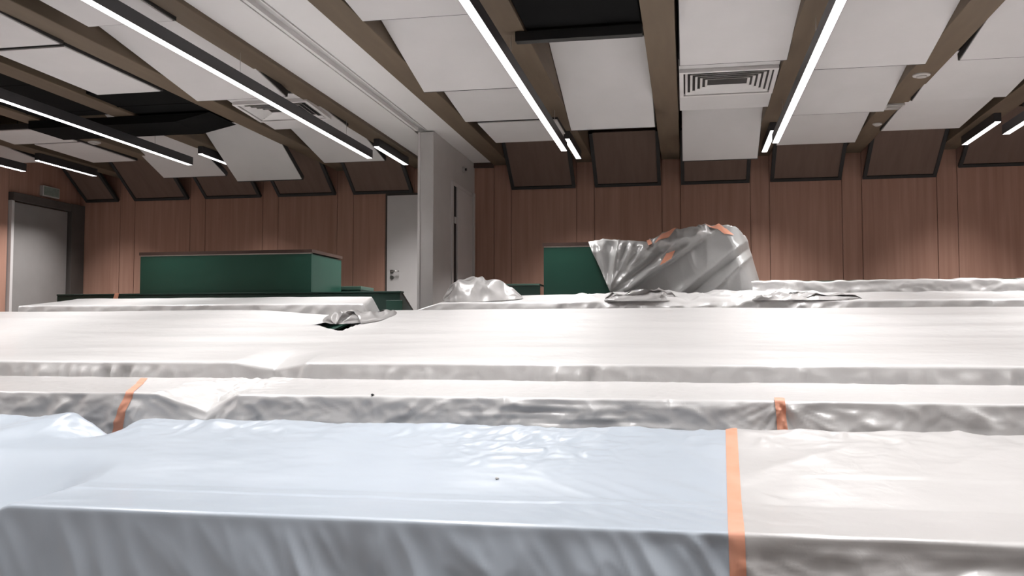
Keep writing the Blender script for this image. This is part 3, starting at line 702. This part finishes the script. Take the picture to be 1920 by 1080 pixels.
# ---- row 4 -------------------------------------------------------------------------
def disp4(X, a):
    h = np.clip(-a, 0, 2); top = sst(a, -.01, .05)
    right = sst(X, -1.4, -.6) * (1 - sst(X, .9, 1.6)) + .25
    f = .012 * sst(h, 0, .05) * crum(X * 4.0, a * 4, 2) * right + .030 * right * ridge((X + .9 * h) * 3.6, h) * sst(h, 0, .06) + .010 * ridge((X + .5 * h) * 5, h * 2) * sst(h, 0, .05) * (.3 + right)
    t = .003 * fbm(X * 2, a * 3) + .020 * right * sst(X, -1.6, -.9) * (crum(X * 2.0, a * 2.2, 2) + .4)
    return f * (1 - top) + t * top
XE0 = at(700, 572, Y=8.35)[0]; XE1 = at(714, 557, Y=9.3)[0]
def xe4(a): return XE0 + (XE1 - XE0) * np.clip(a / .96, 0, 1)
def shift4(X, a):
    l = (1 - np.clip((X - XRL) / .42, 0, 1) ** .55) * (X > XE0 + .12)
    e = np.clip(X - xe4(a) + .10, 0, .2) * (X < XE0 + .12)
    dz = -.20 * l - 1.9 * e; return 0 * X + .25 * e, dz + .004 * pn(X * 2.3, 1.5)
P4 = [(8.33, 1.1), (8.34, 1.5), (R4['yf'], R4['zf']), (8.8, 1.855), (R4['yr'], R4['zr']), (9.33, 1.90), (9.36, 1.70)]
S4 = Sheet(P4, 2, .014, .008, disp4, shift4)
S4.mesh('dust_sheet', XLE, xe4, .014, M['film'], label='grey plastic sheet on the row in front of the bare green booth', cat='plastic sheet')
S4.mesh('dust_sheet', XRL, 5.6, .012, M['film'], label='crumpled grey plastic sheet on the row in front of the covered booth', cat='plastic sheet')

# ---- row 5, right of the booth -----------------------------------------------------
x5 = at(1385, 540, Y=9.58)[0]
def disp5(X, a):
    h = np.clip(-a, 0, 2); top = sst(a, -.01, .04)
    f = .012 * crum(X * 3.4, a * 5, 3) * sst(h, 0, .05) + .014 * ridge((X - .6 * h) * 2.6, h) * sst(h, .0, .1)
    return f * (1 - top) + .004 * fbm(X * 3, a * 4) * top
S5 = Sheet([(9.57, 1.32), (9.575, 1.7), (9.585, 2.045), (9.70, 2.06), (9.9, 2.03), (9.93, 1.8)], 2, .014, .008, disp5, lambda X, a: (0 * X, .008 * pn(X * 3, 9) + .006 * pn(X * 9, 4)))
S5.mesh('dust_sheet', x5, 5.6, .014, M['film'], label='grey plastic sheet on the last row, right of the covered booth by the wall', cat='plastic sheet')

# ---- tape strips ---------------------------------------------------------------------
def tape(S, cx, a0, a1, wid, label, group=None, off=.003, n=140):
    a = np.linspace(a0, a1, n); c = cx(a); u = np.linspace(-.5, .5, 7)[:, None]
    wv = wid(a) if callable(wid) else wid + 0 * a
    X = c[None] + u * wv[None]; A = np.broadcast_to(a[None], X.shape)
    return grid_obj('tape_strip', S.ev(X, A, off), M['tape'], None, None, 0, label=label, cat='tape', group=group)
tape(S1, seam1, -.70, 1.43, .052, 'long orange tape strip joining the blue and grey sheets')
tape(S2, seam2l, -.5, .72, .05, 'slanted orange tape strip on the second row at the left fold')
tape(S2, seam2r, -.5, .04, .05, 'upright orange tape strip with gathered folds on the second row', off=.013)
p = at(214, 558, Y=9.6); q = at(219, 551, Y=9.6)
MB().hexa([(p[0] - .03, 9.612, 1.9), (p[0] + .03, 9.612, 1.9), (p[0] + .03, 9.6185, 1.9), (p[0] - .03, 9.6185, 1.9)],
          [(p[0] + .005, 9.602, 1.992), (p[0] + .06, 9.602, 1.992), (p[0] + .06, 9.609, 1.992), (p[0] + .005, 9.609, 1.992)]).build('tape_strip', M['tape'], label='short pinkish orange tape piece on the long bare green desk', cat='tape')

# ---- crumpled film heaps ---------------------------------------------------------------
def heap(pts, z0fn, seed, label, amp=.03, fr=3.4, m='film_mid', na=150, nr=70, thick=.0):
    """pts: spine of (x, y, half width, height); film bunched along it, in long soft folds"""
    Pn = np.array(pts, float); t = np.linspace(0, 1, na); k = np.linspace(0, 1, len(Pn)); sx, sy, sw, sh = [np.interp(t, k, Pn[:, j]) for j in range(4)]
    g = np.exp(-.5 * (np.arange(-12, 13) / 5.) ** 2); g /= g.sum(); sm = lambda v: np.convolve(np.pad(v, 12, 'edge'), g, 'valid')
    sx, sy, sw, sh = map(sm, (sx, sy, sw, sh)); T, Q = np.meshgrid(t, np.linspace(-1, 1, nr), indexing='ij')
    dx = np.gradient(sx)[:, None]; dy = np.gradient(sy)[:, None]; L = np.hypot(dx, dy); nx, ny = -dy / L, dx / L
    endt = np.clip(np.minimum(T, 1 - T) / .12, 0, 1) ** .6
    x = sx[:, None] + nx * Q * sw[:, None] * (.35 + .65 * endt); y = sy[:, None] + ny * Q * sw[:, None] * (.35 + .65 * endt)
    env = np.clip(1 - np.abs(Q) ** 2.2, 0, 1) ** .7 * endt
    fold = .75 * ridge(x * fr * .8 + y * fr * .9 + seed, (y - x) * fr * .3 + seed) + .45 * pn(x * fr * 1.5 - seed, y * fr * 1.5) + .5 * ridge(x * fr * 1.9 - seed, y * fr * 1.2 + x * fr + seed)
    z = z0fn(x, y) + sh[:, None] * env * (.85 + .25 * pn(T * 4 + seed, Q)) + amp * fold * env + .004
    x = x + .03 * pn(T * 7 + seed, Q * 2) * env; y = y + .05 * ridge(T * 3 + seed, Q * 1.3) * env
    return grid_obj('crumpled_film', np.stack([x, y, z], -1), M[m], None, None, 0, label=label, cat='plastic film')
def zrow4(x, y): return 1.805 + (np.clip(y, 8.35, 9.3) - 8.35) * .116
def pth(px, Y, wd, h): p = at(px, 560, Y=Y); return (p[0], Y, wd, h)
heap([pth(830, 8.60, .14, .07), pth(853, 8.64, .24, .18), pth(900, 8.70, .27, .215), pth(938, 8.78, .24, .15), pth(982, 8.85, .12, .04)], zrow4, 21.4,
     'crumpled grey film heap lying on the row end beside the aisle', amp=.042)
heap([pth(1130, 8.40, .10, .03), pth(1180, 8.46, .16, .075), pth(1240, 8.50, .17, .10), pth(1275, 8.46, .10, .04)], zrow4, 8.1,
     'twisted roll of grey film on the row before the covered booth', amp=.028)
heap([pth(1400, 8.42, .12, .03), pth(1460, 8.5, .18, .06), pth(1540, 8.5, .16, .05), pth(1620, 8.45, .08, .02)], zrow4, 12.7,
     'bunched folds of grey film on the row right of the covered booth', amp=.02)
def zslope3(x, y): return R3['zf'] + (y - R3['yf']) * (R3['zr'] - R3['zf']) / (R3['yr'] - R3['yf']) - .012
def on3p(px, py, wd, h): X_, a_ = on3(px, py); return (X_, R3['yf'] + a_ * math.cos(math.atan2(.417, 2.24)), wd, h)
heap([on3p(630, 606, .10, .05), on3p(648, 600, .24, .09), on3p(680, 596, .22, .07), on3p(715, 590, .14, .05), on3p(742, 584, .05, .02)], zslope3, 5.6,
     'crumpled grey film flap next to the tear in the wide sheet', amp=.022, fr=3.5)

# ---- film thrown over the right booth -------------------------------------------------------
Yc = 9.64
topx = [1103, 1130, 1180, 1213, 1236, 1262, 1300, 1345, 1385, 1408]; topy = [453, 450, 451, 453, 444, 432, 427, 421, 428, 444]
nu, nv = 190, 150
U = np.linspace(0, 1, nu); tx = 1103 + U * (1408 - 1103); ty = np.interp(tx, topx, topy)
TP = np.array([at(a, b, Y=Yc) for a, b in zip(tx, ty)])
bl = at(1147, 552, Y=Yc - .05); br = at(1439, 545, Y=Yc - .05)
V = np.linspace(-.55, 1.6, nv)
u, v = np.meshgrid(U, V, indexing='ij'); f = np.clip(v, 0, 2)
bx = bl[0] + (br[0] - bl[0]) * u; bz = bl[2] - .0 + 0 * u
X = TP[:, 0][:, None] * (1 - f) + bx * f; Zz = TP[:, 2][:, None] * (1 - f) + bz * f
Y = np.full_like(X, Yc) - .03 * sst(f, 0, .3) - .10 * sst(f, .2, 1) * sst(u, .15, .5)
# diagonal flap edges
def line_d(px0, py0, px1, py1):
    A_ = at(px0, py0, Y=Yc); B_ = at(px1, py1, Y=Yc); d = np.array([B_[0] - A_[0], B_[2] - A_[2]]); d /= np.linalg.norm(d)
    return (X - A_[0]) * -d[1] + (Zz - A_[2]) * d[0], (X - A_[0]) * d[0] + (Zz - A_[2]) * d[1]
d1_, t1_ = line_d(1180, 548, 1335, 438); Y -= .11 * sst(d1_, -.008, .012) * np.exp(-np.clip(d1_, 0, 9) / .35) * sst(f, .05, .25)
d2_, t2_ = line_d(1300, 548, 1412, 458); Y += .05 * np.exp(-np.abs(d2_) / .03) - .07 * np.exp(-np.abs(d2_ - .07) / .05)
d3_, t3_ = line_d(1335, 548, 1418, 470); Y -= .06 * np.exp(-np.abs(d3_) / .03)
d4_, t4_ = line_d(1160, 452, 1146, 550); Y -= .045 * np.exp(-np.abs(d4_) / .02)
upper = sst(d1_, 0, .06)
fc = at(1147, 556, Y=Yc); ang = np.arctan2(Zz - fc[2] + .02, X - fc[0] + .06); rad = np.hypot(Zz - fc[2], X - fc[0])
Y -= upper * np.clip(rad, 0, .6) * (.13 * ridge(ang * 2.3 + 1.7, rad * .7) + .05 * ridge(ang * 6.1, rad * 2.2 + 3)) * sst(f, -.01, .1)
Y -= (1 - upper) * (.022 * ridge((X + .25 * Zz) * 2.1, (Zz - X) * .6) + .010 * ridge(X * 5, Zz * 1.5))
Y -= .020 * crum(X * 2.6 + 3, Zz * 2.6, 2) * upper * sst(f, -.01, .12)
d5_, t5_ = line_d(1225, 462, 1345, 430); Y -= .10 * np.exp(-(d5_ / .055) ** 2) * sst(t5_, 0, .12) * (1 - sst(t5_, .45, .62)) * (1 + .5 * ridge(t5_ * 5, d5_ * 5))
Y += .55 * np.clip((u - .86) / .14, 0, 1) ** 2.2
back = np.clip(-v, 0, 1) / .55
Y += back * .75; Zz += -.10 * back ** 2 + .02 * crum(X * 3, Y * 3 + 4, 3) * sst(back, 0, .1) * (1 - .3 * back)
Zz += .012 * crum(X * 4 + 1, Y * 2, 3) * (1 - sst(f, 0, .3)) * sst(u, .3, .5)
PC = np.stack([X, np.maximum(Y, 9.38), Zz], -1)
cover = grid_obj('booth_cover', PC, M['film_dark'], None, None, 0, label='crumpled grey plastic film thrown over the tall green booth with orange tape bits', cat='plastic sheet')
# tape bits stuck on it (follow its surface)
def patch(u0, v0, du, dv, skew, name='tape_bit'):
    n = 9; s = np.linspace(-1, 1, n); a, b = np.meshgrid(s, s, indexing='ij')
    uu = np.clip(u0 + a * du + b * skew, 0, 1) * (nu - 1); vv = (np.clip(v0 + b * dv, -.5, 1.5) + .55) / 2.15 * (nv - 1)
    i0 = np.clip(uu.astype(int), 0, nu - 2); j0 = np.clip(vv.astype(int), 0, nv - 2); fu = (uu - i0)[..., None]; fv = (vv - j0)[..., None]
    Q = PC[i0, j0] * (1 - fu) * (1 - fv) + PC[i0 + 1, j0] * fu * (1 - fv) + PC[i0, j0 + 1] * (1 - fu) * fv + PC[i0 + 1, j0 + 1] * fu * fv
    Q = Q + np.array([0, -.008, .010])
    grid_obj(name, Q, M['tape'], cover, label='orange tape bit')
patch(.80, .05, .030, .10, .05); patch(.47, .05, .045, .05, -.03); patch(.37, .04, .012, .06, 0); patch(.44, .42, .028, .09, -.03)

# ---- crumbs on the sheets -------------------------------------------------------------
def crumb(P, r, m, label):
    rnd = random.Random(4); u = []; 
    mb = MB(); n = 8; prof = [(.35, 0), (.95, .25), (1.0, .6), (.6, 1.0), (.2, 1.15)]
    mb.lathe(tuple(P), [(r * a * 1.0, r * b) for a, b in prof], n)
    mb.v = [(x + rnd.uniform(-.2, .2) * r, y + rnd.uniform(-.2, .2) * r, z) for x, y, z in mb.v]
    mb.build('plaster_crumb', m, label=label, cat='crumb')
c = at(932, 915, Z=.868); a_ = c[1] - 3.1
crumb(S1.ev(np.array([c[0]]), np.array([a_]))[0], .008, M['partition'], 'small grey crumb lying on the blue sheet')
c = at(697, 743, Y=4.8); crumb(S2.ev(np.array([c[0]]), np.array([.01]))[0], .009, M['black'], 'small black crumb on the front edge of the second row')
